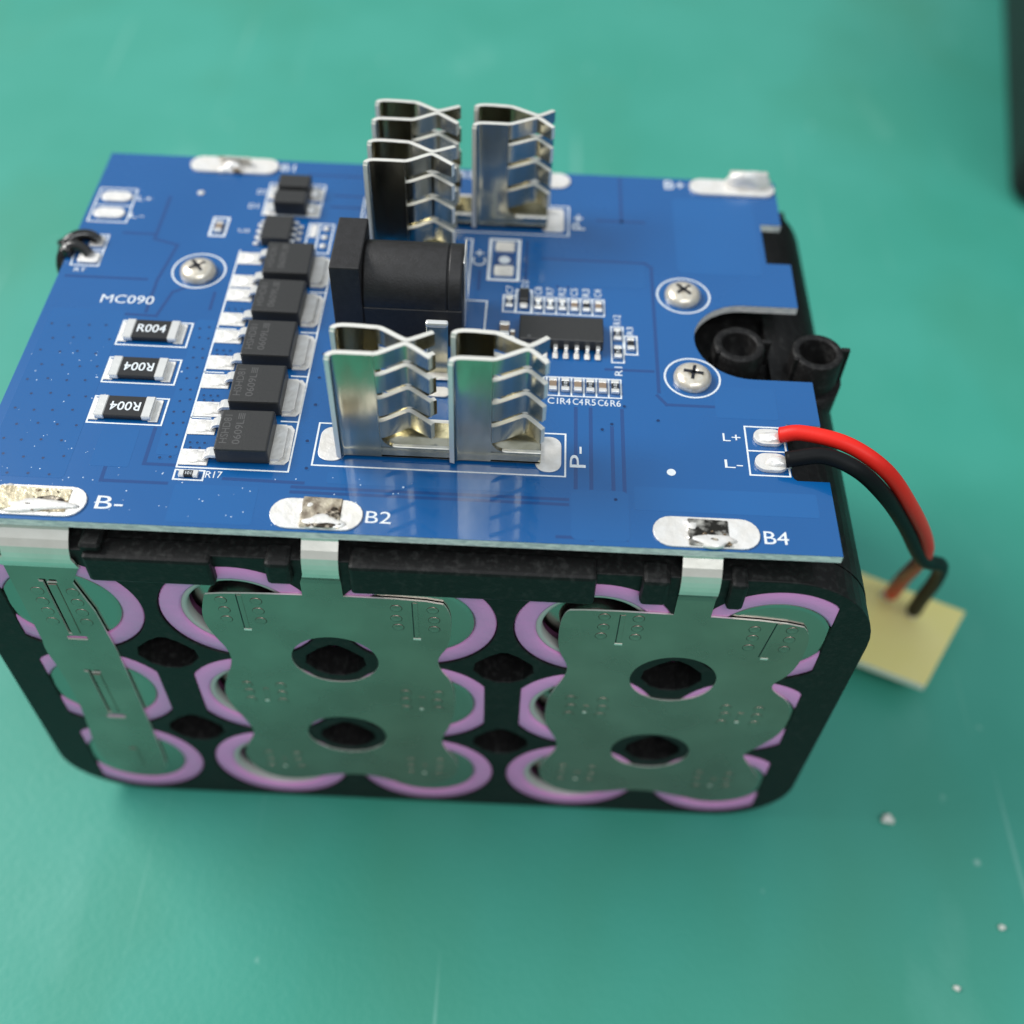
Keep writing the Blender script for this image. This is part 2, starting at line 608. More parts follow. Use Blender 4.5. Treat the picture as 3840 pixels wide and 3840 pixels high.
ztop_o, ztop_i = 56.8, 54.6
o2 = [(79.0, ztop_o)] + split_top(outer, 79.0, 90.5) + [(91.0, ztop_o - 0.15)]
i2 = [(79.0, ztop_i)] + split_top(inner, 79.0, 90.5) + [(91.0, ztop_i - 0.15)]
holder.prism(o2 + i2[::-1], [], 26.5, 43.0, PLASTIC, axis='y')
holder.box(77.0, 91.5, 26.0, 43.4, 54.82, 55.1, PLASTIC)
holder.box(76.8, 79.1, 26.0, 43.4, 47.8, 54.7, PLASTIC)
holder.box(79.0, 91.5, 24.8, 26.4, 47.8, 54.8, PLASTIC)
holder.box(79.0, 91.5, 43.1, 44.6, 47.8, 54.8, PLASTIC)
holder.box(3.0, 97.0, 66.2, 67.6, 1.0, 55.0, PLASTIC)
H = holder.build("cell_holder", pack, "black moulded plastic cell holder")

# --- front end plate: openings for the cells, diamond holes between them
plate = MB()
opens = []
R0 = 9.12
for j, z in enumerate(ZC):
    for i, x in enumerate(XC):
        pts = circle(x, z, R0, 56, ry=9.0)
        if j == 1:   # middle row: flats beside the wide webs
            lim = 7.75
            q = []
            for px, pz in pts:
                if i in (0, 2):
                    if abs(pz - z) < 4.6:
                        px = min(px, x + lim)
                if i in (1, 3):
                    if abs(pz - z) < 4.6:
                        px = max(px, x - lim)
                q.append((px, pz))
            pts = q
        if i == 0:
            pts = [(max(px, 3.9), pz) for px, pz in pts]
        if i == 4:
            pts = [(min(px, 96.1), pz) for px, pz in pts]
        opens.append(pts)
dia = []
for zc in (36.75, 18.3):
    for xc in (20, 40, 60, 80):
        d = [(xc - 4.2, zc + 0.1), (xc - 0.9, zc + 3.4), (xc + 0.9, zc + 3.4), (xc + 4.2, zc + 0.1), (xc + 1.8, zc - 3.2), (xc - 1.8, zc - 3.2)]
        dia.append(smooth_loop(d, 1))
front_out = []
front_out += circle(89.5, 45.2, 11.5, 12, a0=0, a1=90)
front_out += circle(9.5, 46.0, 10.2, 12, ry=10.7, a0=90, a1=180)
front_out += circle(10.5, 8.9, 11.2, 12, ry=9.8, a0=180, a1=270)
front_out += circle(90, 9.3, 10.6, 12, ry=10.2, a0=270, a1=360)
plate.prism(front_out, opens + dia, 0.9, 5.0, PLASTIC, axis='y', bev=0.12)
plate.build("end_plate", H)
# dark backing behind the diamonds so the cavities end on plastic webs
for zc in (36.75, 18.3):
    for xc in (20, 40, 60, 80):
        b = MB()
        b.box(xc - 1.0, xc + 1.0, 16, 60, zc - 1.0, zc + 1.0, PLASTIC)
        b.build("spacer_web", H)
# --- rim bars over the upper openings, standing proud of the plate


def bar(x0, x1, z0, z1, y0=-0.1, y1=3.0, bev=0.45):
    b = MB()
    b.box(x0, x1, y0, y1, z0, z1, PLASTIC, bev=bev, seg=2)
    return b.build("rim_bar", H)


bar(15.1, 28.7, 52.4, 56.8)
bar(43.2, 69.4, 52.2, 57.1)
bar(34.3, 37.1, 53.3, 57.0, bev=0.5)
bar(74.2, 77.2, 52.6, 57.0, bev=0.5)
bar(83.5, 85.4, 52.4, 57.0, bev=0.5)
b = MB()   # shelf under the board, behind the bars
b.box(15.1, 88.0, 2.6, 5.2, 55.0, 56.3, PLASTIC, bev=0.2)
b.box(14.9, 17.2, 0.6, 4.0, 56.6, 57.9, PLASTIC, bev=0.3)
b.build("rim_shelf", H)
for x, y in ((19.2, 43.0), (80.4, 42.5 + 2.3), (80.6, 25.0), (12, 10), (60, 22), (60, 62), (30, 62)):
    b = MB()
    b.cyl((x, y, 55.0), (x, y, 58.7), 2.4, PLASTIC)
    b.build("standoff", H)

# --- screw bosses in the well


def boss(cx, cy, z0, z1, R, r, gap_deg):
    b = MB()
    prof = [(R * 1.04, z0), (R, z1 - 0.25), (R - 0.2, z1), (r + 0.15, z1), (r, z1 - 0.3), (r * 0.96, z0 + 0.3), (0.01, z0 + 0.2)]
    b.lathe(prof, (cx, cy, 0), 'z', PLASTIC, n=48)
    t = math.radians(gap_deg)
    b.box(cx + R * math.cos(t) - 0.25, cx + R * math.cos(t) + 0.85, cy + R * math.sin(t) - 0.3, cy + R * math.sin(t) + 0.3, z0 + 1, z1 + 0.15, PLASTIC, bev=0.1)
    b.box(cx + R * math.cos(t + 3.5) - 0.3, cx + R * math.cos(t + 3.5) + 0.3, cy + R * math.sin(t + 3.5) - 0.25, cy + R * math.sin(t + 3.5) + 0.25, z0 + 1, z1 + 0.1, PLASTIC, bev=0.1)
    return b.build("screw_boss", H)


boss(86.85, 34.4, 55.0, 59.6, 3.15, 2.05, 10)
boss(96.35, 33.7, 49.2, 59.6, 3.15, 2.15, 8)
b = MB()
b.cyl((96.5, 33.7, 47.0), (96.5, 33.7, 55.0), 3.5, PLASTIC, r1=3.75, n=40)
b.cyl((96.2, 33.7, 40.0), (96.5, 33.7, 47.0), 2.2, PLASTIC, r1=3.5, n=40, caps=False)
b.build("boss_foot", H)

# --- battery cells (fifteen; the front end shows a pink rim and a steel face)


def wrapper_mesh():
    b = MB()
    b.lathe([(6.6, 0.28), (6.7, 0.08), (6.95, 0.0), (8.85, 0.0), (9.02, 0.12), (9.04, 0.5), (9.04, 63.5)], (0, 0, 0), 'y', PINK, n=56, sz=0.988)
    return b.mesh("wrapper", True)


def neg_mesh():
    b = MB()
    b.lathe([(0.01, 0.07), (6.0, 0.07), (6.45, 0.14), (6.62, 0.3), (6.7, 1.0)], (0, 0, 0), 'y', STEEL, n=48, smooth=False)
    return b.mesh("steel_end", True)


def pos_mesh():
    b = MB()
    b.lathe([(5.9, 1.4), (5.95, 0.32), (6.3, 0.22), (6.75, 0.35), (6.9, 0.9)], (0, 0, 0), 'y', PAPER, n=48)
    b.lathe([(0.01, 0.2), (3.4, 0.2), (3.7, 0.5), (4.0, 2.0), (5.9, 2.2)], (0, 0, 0), 'y', STEEL, n=48, smooth=False)
    return b.mesh("cap_end", True)


WM, NM, PM = wrapper_mesh(), neg_mesh(), pos_mesh()
for z in ZC:
    for i, x in enumerate(XC):
        c = place(WM, "battery_cell", pack, T(x, 1.03, z))
        place(PM if i in (1, 3) else NM, "cell_cap" if i in (1, 3) else "cell_base", c)

# --- nickel plates with raised tabs
plate_L = [(27.0, 50.2), (26.4, 48.8), (25.6, 45.0), (26.3, 41.5), (27.5, 38.6), (27.6, 35.6), (26.3, 32.0), (25.4, 28.6), (25.7, 25.2), (27.3, 20.6),
           (27.7, 17.8), (26.2, 14.6), (25.4, 11.8), (25.9, 9.0), (27.6, 5.9), (30.4, 4.7), (33.4, 5.2), (37.6, 7.0), (42.2, 7.1), (46.0, 5.0), (49.4, 4.4), (52.6, 6.0), (54.4, 9.0),
           (54.2, 12.6), (52.6, 15.9), (52.2, 18.6), (53.6, 22.6), (54.2, 27.5), (53.9, 33.2), (52.4, 36.0), (52.1, 38.4), (53.6, 41.4), (53.9, 45.0), (53.8, 48.4), (52.6, 50.6)]


def nickel(poly, tab, holes, marks, yf, name, label, dx=0.0, extra_holes=()):
    b = MB()
    pts = [(x + dx, z) for x, z in poly]
    # tab spliced into the top edge, between tab[0] and tab[1]
    loop = smooth_loop(pts, 2)
    top = max(p[1] for p in loop)
    b.prism(loop, list(holes) + list(extra_holes), yf, yf + 0.22, STRIP, axis='y', medge=NEDGE)
    o = b.build(name, pack, label)
    t = MB()
    x0, x1, w2 = tab
    q = [(w2, 49.4), (x0, 54.6), (x0 - 0.1, 56.4)]
    prof = [(yf - 0.01, 49.7), (yf - 0.01, 52.8), (yf - 0.14, 53.6), (yf - 0.36, 54.3), (yf - 0.42, 55.0), (yf - 0.34, 55.7), (yf - 0.18, 56.3), (yf + 0.1, 57.0), (yf + 0.7, 57.7), (yf + 1.5, 58.4), (yf + 1.7, 58.9)]
    n = len(prof)
    V = []
    for i, (py, pz) in enumerate(prof):
        fr = min(max((pz - 52.6) / 2.2, 0), 1)
        xa = w2 + (x0 - w2) * fr
        xb = x1
        V.append([t.bm.verts.new((xa, py, pz)), t.bm.verts.new((xb, py, pz)), t.bm.verts.new((xb, py + 0.25, pz + 0.03)), t.bm.verts.new((xa, py + 0.25, pz + 0.03))])
    fs = []
    for a, c in zip(V, V[1:]):
        for k in range(4):
            fs.append(t.bm.faces.new((a[k], a[(k + 1) % 4], c[(k + 1) % 4], c[k])))
    t._tag(fs, STRIP, False)
    t._tag([t.bm.faces.new(V[-1])], STRIP)
    for f in fs:
        if f.calc_center_median().z > 54.0:
            f.material_index = t.mi(TABM)  # bent upper part takes the tone with light painted in
    t.build("tab", o)
    # weld slots and pressed dimples
    for (mx, mz, ln, tilt) in marks:
        if mz < 40:
            ln *= 0.45
        s = MB()
        s.box(mx - 0.045, mx + 0.045, yf - 0.03, yf + 0.02, mz - ln / 2, mz + ln / 2, DARKHOLE if mz > 40 else STRIP, rot=Matrix.Rotation(tilt, 3, 'Y'))
        s.box(mx + 0.07, mx + 0.62, yf - 0.05, yf + 0.02, mz - ln / 2, mz + ln / 2, STRIP, bev=0.03, rot=Matrix.Rotation(tilt, 3, 'Y'))
        s.box(mx - 0.1, mx + (0.8 if mz > 40 else 0.35), yf - 0.05, yf + 0.02, mz - ln / 2 - 0.5, mz - ln / 2 - 0.15, NEDGE, bev=0.02)
        s.build("weld_slot", o)
        d = MB()
        for sx in (-1.75, 2.25):
            for k in range(3):
                cx = mx + sx + rnd.uniform(-0.15, 0.15)
                cz = mz + 2.2 - k * 1.9 + rnd.uniform(-0.1, 0.1)
                d.lathe([(0.70, 0.0), (0.56, -0.07), (0.42, -0.075), (0.25, -0.012), (0.01, -0.01)], (cx, yf, cz), 'y', STRIP, n=16)
        d.build("weld_dimples", o, kind='stuff')
    return o


h1 = [circle(40.0, 37.1, 5.15, 48, ry=5.0), circle(39.9, 18.6, 5.15, 48, ry=4.75)]
nickel(plate_L, (38.2, 42.1, 37.6), h1, [(30.2, 46.6, 6.6, 0.0), (49.6, 46.4, 7.0, 0.0), (30.4, 28.4, 6.0, 0), (49.8, 28.0, 6.0, 0), (30.4, 10.0, 4.5, 0), (49.6, 9.8, 4.5, 0)],
       0.78, "nickel_plate", "nickel plate over the second and third columns of cells")
plate_R = [(67.4, 50.2), (66.4, 49.2), (66.0, 46.0), (66.2, 41.5), (67.5, 38.6), (67.5, 36.2), (66.2, 32.6), (65.4, 29.0), (65.5, 24.0), (67.2, 20.2),
           (67.5, 17.4), (65.8, 13.6), (65.3, 10.6), (66.0, 7.6), (68.3, 5.2), (71.2, 4.4), (74.6, 5.0), (77.7, 6.2), (81.6, 6.2), (85.4, 4.6), (89.4, 4.0), (93.0, 4.9), (95.2, 7.6),
           (95.6, 11.0), (93.0, 15.8), (91.8, 18.0), (93.4, 20.2), (95.6, 24.0), (95.9, 28.4), (95.0, 32.2), (92.4, 34.6), (92.0, 36.2), (93.6, 38.4), (94.3, 42.0), (94.2, 47.0), (92.4, 49.5)]
h2 = [circle(80.2, 36.2, 5.15, 48, ry=5.0), circle(79.7, 17.9, 5.15, 48, ry=4.6)]
nickel(plate_R, (78.3, 82.5, 78.4), h2, [(72.6, 46.6, 5.6, 0.0), (89.6, 45.6, 7.0, 0.10), (70.2, 28.4, 3.0, 0), (89.4, 28.0, 4.5, 0), (70.4, 10.0, 4.0, 0), (89.0, 9.8, 4.0, 0)],
       0.78, "nickel_plate", "nickel plate over the two right hand columns of cells")
# narrow strip on the left column
ys = 0.70
b = MB()
loop = [(5.9, 53.5), (5.9, 40.0), (5.4, 36.5), (6.0, 32.0), (6.1, 23.3), (5.6, 17.5), (5.0, 11.0), (5.6, 6.8), (8.2, 4.4), (11.5, 3.8), (13.4, 5.4), (14.1, 9.0), (14.1, 53.5)]
loop = [(5.9, 54.0)] + smooth_loop(loop, 2)[4:-4] + [(14.1, 54.0)]
sl = []
for zt, zb in ((51.4, 40.3), (32.4, 21.6)):
    sl.append([(8.9, zt), (10.9, zt - 0.1), (10.9, zt - 0.7), (9.7, zt - 0.75), (9.7, zb), (9.35, zb), (9.3, zt - 0.6), (8.9, zt - 0.55)])
    sl.append(rrect(8.9, 11.3, zb - 1.15, zb - 0.35, 0.2, 3))
b.prism(loop, sl, ys, ys + 0.25, STRIP, axis='y', medge=NEDGE)
SP = b.build("nickel_strip", pack, "narrow nickel strip down the left column of cells")
for zt, zb in ((51.4, 40.3), (32.4, 21.6), (13.0, 6.6)):
    b = MB()
    b.box(9.75, 10.75, ys - 0.12, ys + 0.02, zb + 0.2, zt - 0.9, STRIP, bev=0.06)
    b.build("pressed_rib", SP)
b = MB()
for sx in (-2.0, 1.9):
    for k in range(4):
        b.lathe([(0.75, 0.0), (0.62, -0.045), (0.46, -0.05), (0.3, -0.012), (0.01, -0.01)], (10.2 + sx, ys, 49.0 - k * 2.0), 'y', STRIP, n=16)
b.build("weld_dimples", SP, kind='stuff')
b = MB()
prof = [(ys - 0.01, 53.6), (ys - 0.22, 54.3), (ys - 0.36, 54.9), (ys - 0.28, 55.5), (ys - 0.1, 56.1), (ys + 0.2, 56.8), (ys + 0.8, 57.5), (ys + 1.6, 58.2), (ys + 1.9, 58.8)]
V = []
for i, (py, pz) in enumerate(prof):
    xa, xb = (5.9, 14.1) if i < 1 else (5.2, 14.0) if i < 3 else (6.4, 13.7)
    V.append([b.bm.verts.new((xa, py, pz)), b.bm.verts.new((xb, py, pz)), b.bm.verts.new((xb, py + 0.25, pz + 0.05)), b.bm.verts.new((xa, py + 0.25, pz + 0.05))])
fs = []
for a, c in zip(V, V[1:]):
    for k in range(4):
        fs.append(b.bm.faces.new((a[k], a[(k + 1) % 4], c[(k + 1) % 4], c[k])))
b._tag(fs, TABM, False)
b.build("tab", SP)
b = MB()
b.box(-1.4, 5.4, 0.6, 2.4, 55.4, 57.6, TABM, bev=0.3)
b.build("folded_end", SP)

# ------------------------------------------------------------------ circuit board
slot = circle(87.9, 34.6, 6.6, 20, a0=90, a1=270)
slot = slot[::-1]
bd = [(1.9, 2.27), (94.75, 2.27), (94.75, 12.45), (91.2, 12.45), (90.9, 12.7), (90.7, 13.2), (90.7, 20.3), (90.9, 20.9), (94.85, 20.9), (94.85, 28.0)] + slot[::-1][::-1][::-1][::-1]
# slot runs from its lower end (y 28) round the left to its upper end (y 41.2)
lo = circle(87.9, 34.6, 6.6, 20, a0=270, a1=90)
lo = [(87.9 - abs(x - 87.9), y) for x, y in lo]
bd = bd[:10] + lo + [(94.75, 41.2), (94.85, 49.7), (91.7, 49.7), (91.7, 57.9), (94.5, 57.9), (94.6, 67.5), (1.9, 67.5)]
b = MB()
b.prism(bd, [], ZB - 1.05, ZB - 0.06, EDGE, axis='z')
sub = MB()
sub.prism(bd, [], ZB - 0.06, ZB, MASK, axis='z')
BOARD = b.build("circuit_board", pack, "blue printed circuit board with white lettering")
sub.build("solder_mask", BOARD)
Z1, Z2 = ZB + 0.012, ZB + 0.030
# copper areas under the mask (slightly raised, slightly lighter) and traces


def pour(polys):
    for p in polys:
        b = MB()
        b.prism(p, [], ZB, Z1, MASK2, axis='z')
        b.build("copper_pour", BOARD)


pour([rrect(3.0, 12.0, 8.0, 35.0, 0.6), rrect(20.9, 23.3, 12.0, 34.0, 0.4), rrect(14.2, 18.4, 10.0, 15.6, 0.2), rrect(24.0, 33.0, 2.8, 8.0, 0.3),
      rrect(62.0, 75.8, 43.4, 48.4, 0.8), rrect(77.6, 93.6, 43.0, 57.0, 0.8) if False else rrect(80.0, 91.0, 47.0, 63.0, 0.8),
      rrect(73.2, 93.0, 7.3, 10.6, 0.3), rrect(83.0, 90.2, 21.5, 26.5, 0.4), rrect(66.4, 72.6, 2.9, 9.8, 0.8), rrect(40.0, 62.5, 54.0 - 45.0, 10.6, 0.2)])
tr = MB()
for pts in ([(62.6, 48.6), (75.8, 48.6), (76.6, 47.8), (76.6, 25.2)], [(64.6, 43.2), (64.3, 46.2), (65.2, 47.4), (66.5, 47.5)], [(65.9, 43.2), (65.9, 47.2)],
            [(70.5, 28.6), (76.0, 28.6)], [(76.4, 24.6), (77.4, 23.2), (85.5, 23.2)], [(68.6, 3.0), (68.6, 22.0)], [(66.9, 22.0), (66.9, 10.0)], [(71.0, 19.4), (71.0, 9.0), (70.2, 8.0)], [(72.2, 22.0), (72.2, 3.2), (65.0, 3.2)],
            [(36.5, 8.3), (66.0, 8.3)], [(36.5, 7.6), (66.0, 7.6)], [(29.0, 9.0), (37.5, 8.9)], [(16.0, 13.0), (16.0, 8.0), (23.0, 8.0)], [(20.0, 15.8), (20.0, 10.6), (23.2, 10.6)],
            [(5.0, 34.6), (15.8, 34.3), (16.8, 38.8), (18.0, 39.6)], [(14.4, 35.0), (14.4, 41.0), (15.4, 48.0), (12.2, 49.0), (12.2, 58.0)], [(22.0, 36.0), (22.0, 39.0)],
            [(30.0, 64.5), (39.0, 64.5)], [(34.0, 57.5), (39.5, 57.5)], [(34.2, 60.0), (39.5, 60.0)], [(36.4, 55.0), (37.4, 52.0)], [(73.0, 67.0), (73.0, 57.0)], [(60.5, 44.0), (60.5, 52.0)],
            [(54.6, 42.0), (54.6, 45.5)], [(62.4, 37.6), (62.4, 36.0)], [(69.8, 57.2), (76.0, 57.2)], [(3.0, 41.0), (13.0, 41.0)], [(8.0, 50.0), (12.0, 50.0)]):
    tr.line(pts, 0.42, ZB + 0.006, MASKD)
tr.build("copper_trace", BOARD, kind='stuff')

# via holes
v = MB()


def via(x, y, r=0.17):
    ring_line(v, x, y, r + 0.09, 0.13, ZB + 0.016, MASK2, 12)
    v.poly(circle(x, y, r, 10), ZB + 0.014, VIAH)


for r_ in range(11):
    for c_ in range(4):
        x = 3.8 + c_ * 2.15 + (r_ % 2) * 0.9 + rnd.uniform(-.15, .15)
        y = 8.6 + r_ * 2.35 + rnd.uniform(-.2, .2)
        via(x, y)
for r_ in range(13):
    for c_ in range(2):
        via(21.5 + c_ * 1.1 + (r_ % 2) * 0.3, 11.6 + r_ * 1.75 + rnd.uniform(-.2, .2))
for yc in (14.1, 21.4, 28.9, 36.3):
    for x in (24.3, 25.1, 25.9):
        via(x, yc - 0.2 + 0.1, 0.15)
    for x in (24.5, 25.5):
        via(x, yc - 0.95 + 0.1, 0.15)
for x, y in ((76.3, 20.6), (71.0, 19.7), (69.9, 18.8), (71.2, 8.6), (37.6, 11.0), (37.2, 20.6), (37.0, 25.0), (36.9, 29.0), (37.1, 15.0), (72.5, 22.6)):
    via(x, y, 0.2)
v.build("via_holes", BOARD, kind='stuff')
# flux beads and dust on the board
f_ = MB()
for k in range(105):
    if k < 60:
        x, y = rnd.gauss(9, 4.5), rnd.uniform(6, 30)
    elif k < 120:
        x, y = rnd.uniform(14, 50), rnd.uniform(3, 10)
    else:
        x, y = rnd.uniform(66, 93), rnd.uniform(6, 62)
    if not (2.5 < x < 94 and 3 < y < 66) or (81 < x and 27 < y < 43) or (x > 89.5 and (12 < y < 22 or 49 < y < 58)):
        continue
    r = rnd.uniform(0.035, 0.10) * (1.6 if rnd.random() < 0.12 else 1)
    f_.lathe([(r, 0), (r * .8, r * .35), (r * .3, r * .5)], (x, y, ZB), 'z', SPECK, n=8)
f_.build("flux_beads", BOARD, kind='stuff')

# --- printed text and outlines


def txt(s, x, y, wd, h, rot=0, weight=0.0):
    b = MB()
    b.text(s, x, y, wd, h, Z2, SILK, rot, weight)
    return b.build("printed_text", BOARD)


def outline(pts, wd=0.2, closed=True):
    b = MB()
    b.line(pts, wd, Z2, SILK, closed)
    return b.build("printed_outline", BOARD)


def rect(x0, x1, y0, y1):
    return [(x0, y0), (x1, y0), (x1, y1), (x0, y1)]


txt("MC090", 8.4, 36.3, 6.5, 1.5)
txt("B-", 16.3, 4.1, 2.9, 1.75)
txt("B2", 44.8, 3.85, 2.7, 1.6)
txt("B4", 86.7, 3.5, 2.6, 1.7)
txt("B1", 25.9, 65.1, 1.9, 1.5)
txt("B3", 50.6, 65.4, 1.9, 1.6)
txt("B+", 79.2, 65.0, 2.8, 1.9)
txt("P-", 68.0, 12.9, 3.1, 1.75, 90)
txt("P+", 68.1, 55.0, 3.2, 1.7, 90)
txt("C+", 55.3, 46.6, 3.2, 1.8, 90)
txt("L+", 83.5, 17.9, 2.0, 1.2)
txt("L-", 83.4, 13.9, 2.0, 1.2)
txt("R17", 26.95, 9.0, 1.75, 0.95)
txt("L+", 8.0, 56.9, 1.9, 1.0)
txt("L-", 7.8, 53.2, 1.9, 1.0)
txt("RT", 3.6, 41.9, 1.5, 0.7)
txt("D2", 23.6, 59.6, 1.3, 1.0)
txt("D1", 23.0, 56.4, 1.3, 1.0)
txt("U2", 22.6, 51.2, 1.5, 0.7)
outline(rect(38.1, 65.75, 11.5, 17.8))
outline(rect(38.3, 65.9, 53.5, 59.8))
outline([(23.6, 47.4), (23.6, 10.35), (35.7, 10.35), (35.7, 47.4), (35.7, 54)], closed=False)
outline(rect(23.6, 26.75, 8.6, 9.95))
for yc in (17.75, 25.0, 32.5, 39.9):
    outline([(23.6, yc - 3.5 + 3.0), (26.0, yc - 3.5 + 3.0)], 0.14, False) if False else None
    outline([(33.8, yc + 0.02), (35.7, yc + 0.02)], 0.2, False)
for yc in (14.1, 21.4, 28.9, 36.3):
    outline([(23.6, yc + 3.66), (25.8, yc + 3.66)], 0.16, False)
outline(rect(25.1, 32.6, 55.1, 62.1))
outline(rect(31.7, 34.9, 47.6, 53.6))
outline([(33.1, 47.6), (33.1, 53.6)], 0.2, False)
outline(rect(19.0, 20.95, 50.2, 54.0), 0.3)
outline([(2.6, 59.3), (7.5, 59.3), (7.7, 52.1), (2.6, 52.1)])
outline([(2.9, 55.6), (7.5, 55.6)], 0.2, False)
outline([(2.6, 49.3), (6.2, 49.3), (6.4, 43.1), (2.9, 43.1)])
outline([(4.0, 46.2), (6.2, 46.2)], 0.2, False)
for yy0, yy1 in ((29.0, 33.2), (22.7, 26.8), (16.3, 20.4)):
    outline(rect(12.2, 20.55, yy0, yy1))
outline(rect(55.75, 59.5, 44.0, 52.1), 0.42)
outline([(52.4, 51.9), (53.3, 51.9), (53.3, 40.2)], 0.22, False)
outline([(53.4, 39.8), (55.8, 39.8), (55.7, 31.0)], 0.22, False)
outline([(86.1, 20.3), (90.4, 20.3), (90.5, 13.0), (86.1, 13.0)])
outline([(86.1, 16.6), (90.4, 16.6)], 0.2, False)
outline([(48.3, 11.0 + 0.8), (49.2, 10.95 + 0.35), (52.0, 11.3)], 0.16, False) if False else None
for cx, cy, r in ((19.2, 43.05, 3.3), (80.45, 42.55, 3.3), (80.65, 27.8, 3.25)):
    b = MB()
    ring_line(b, cx, cy, r, 0.22, Z2, SILK)
    b.build("printed_ring", BOARD)
b = MB()
b.poly(circle(77.4, 12.85, 0.5, 20), Z2, SILK)
b.build("printed_dot", BOARD)

# --- solder pads


def oval(x0, x1, y0, y1, n=10):
    r = (y1 - y0) / 2
    return circle(x1 - r, (y0 + y1) / 2, r, n, a0=-90, a1=90) + circle(x0 + r, (y0 + y1) / 2, r, n, a0=90, a1=270)


def pad(poly, h=0.12, m=SOLDER, label=None):
    b = MB()
    b.prism(poly, [], ZB, ZB + h, m, axis='z', bev=min(0.05, h * 0.4))
    return b.build("solder_pad", BOARD, label)


pad(oval(4.6, 15.4, 2.75, 6.75), 0.22)
pad(oval(34.7, 44.5, 2.6, 6.65), 0.2)
pad(oval(75.0, 86.3, 2.55, 6.55), 0.2)
pad(oval(13.4, 25.6, 63.9, 67.3), 0.35)
pad(oval(54.0, 66.1, 63.9, 67.3), 0.2)
pad(oval(82.6, 94.4, 63.9, 67.3), 0.35)
pad(rrect(38.5, 41.5, 12.2, 17.2, 1.3), 0.15)
pad(rrect(62.4, 65.3, 12.0, 17.2, 1.3), 0.15)
pad(rrect(38.9, 41.5, 54.2, 59.2, 0.6), 0.15)
pad(rrect(62.4, 65.3, 54.2, 59.2, 0.6), 0.15)
pad(oval(3.1, 7.2, 56.4, 58.5), 0.25)
pad(oval(3.0, 7.1, 52.8, 54.9), 0.25)
pad(rrect(4.2, 6.0, 46.8, 48.8, 0.3), 0.2)
pad(rrect(3.6, 6.2, 43.5, 45.4, 0.3), 0.3)
pad(oval(86.9, 90.3, 17.35, 19.65), 0.5)
pad(oval(86.7, 90.4, 13.45, 15.95), 0.5)
pad(rrect(56.4, 58.9, 49.5, 51.4, 0.3), 0.3)
pad(rrect(56.4, 58.9, 44.6, 46.6, 0.3), 0.3)
pad(oval(49.6, 52.4, 22.6, 24.2), 0.25)
b = MB()
b.poly(rrect(56.4, 58.9, 46.7, 49.4, 0.1, 2), ZB + 0.02, MASKD)
b.poly(circle(57.65, 48.0, 0.75, 20), Z2, SILK)
b.build("printed_dot", BOARD)
# tabs of the nickel plates bent over on the pads, with burnt flux


def tab_end(x0, x1, y0, y1, z0, z1, burn, seed, m):
    b = MB()
    b.box(x0, x1, y0, y1, z0, z1, m, bev=0.12, rot=Matrix.Rotation(math.radians(2), 3, 'Y'))
    o = b.build("soldered_tab", BOARD)
    cx, cy = (x0 + x1) / 2, (y0 + y1) / 2
    q = MB()
    q.blob((cx + 0.2, y0 + 0.75, z1 - 0.22), (x1 - x0) * 0.56, 0.95, 0.42, SOLDER, seed, 0.22, True)
    q.build("solder_blob", o)
    q = MB()
    q.blob((x0 + 0.5, cy + 0.9, z1 - 0.30), 1.0, 1.1, 0.36, SOLDER, seed + 3, 0.25, True)
    q.build("solder_blob", o)
    for bx, by, rx, ry in burn:
        q = MB()
        q.blob((bx, by, z1 - 0.04), rx, ry, 0.20, SPLAT, seed + 1, 0.28, True)
        q.build("flux_residue", o)
        seed += 1
    return o


tab_end(78.7, 83.0, 2.7, 6.2, ZB + 0.05, ZB + 0.42, [(81.3, 3.3, 0.9, 0.4)], 3, TINK)
tab_end(38.0, 42.2, 2.7, 6.8, ZB + 0.05, ZB + 0.40, [(40.6, 3.0, 1.4, 0.4), (41.3, 4.4, 0.8, 0.9)], 8, TINB)
tab_end(6.0, 13.6, 3.2, 6.4, ZB + 0.05, ZB + 0.42, [(11.6, 4.6, 1.3, 0.6), (10.0, 3.9, 1.0, 0.28)], 12, TINY)
for (x0, x1, y0, y1, n_) in ((8.5, 14.0, 3.2, 6.0, 16), (38.4, 42.4, 2.8, 4.6, 14), (79.4, 83.2, 2.8, 4.6, 12)):
    b = MB()
    for k in range(n_):
        rr = rnd.uniform(0.06, 0.2)
        b.blob((rnd.uniform(x0, x1), rnd.uniform(y0, y1), ZB + 0.42), rr * 1.5, rr, 0.08, BURN, k, 0.3)
    b.build("flux_flecks", BOARD, kind='stuff')
# back tabs stand up above the edge
b = MB()
b.box(17.4, 21.8, 65.6, 66.0, ZB, ZB + 1.6, TIN, bev=0.1, rot=Matrix.Rotation(0.4, 3, 'X'))
b.blob((19.3, 64.9, ZB + 0.1), 1.9, 1.2, 0.9, SOLDER, 4, 0.3, True)
b.blob((20.2, 64.2, ZB + 0.2), 0.9, 0.5, 0.5, BURN, 6, 0.3, True)
b.build("soldered_tab", BOARD)
b = MB()
b.blob((90.8, 66.2, ZB + 0.2), 3.3, 1.3, 2.4, SOLDER, 9, 0.12, True)
b.box(88.0, 93.4, 66.6, 67.3, ZB, ZB + 2.2, TABM, bev=0.3, seg=2, rot=Matrix.Rotation(0.25, 3, "X"))
b.build("solder_lump", BOARD)
# solder on the lamp wires
for (x, y, s) in ((88.9, 18.3, 5), (89.3, 14.6, 7)):
    b = MB()
    b.blob((x, y, ZB + 0.3), 1.7, 0.85, 0.75, SOLDER, s, 0.15, True)
    b.build("solder_joint", BOARD)

# --- screws


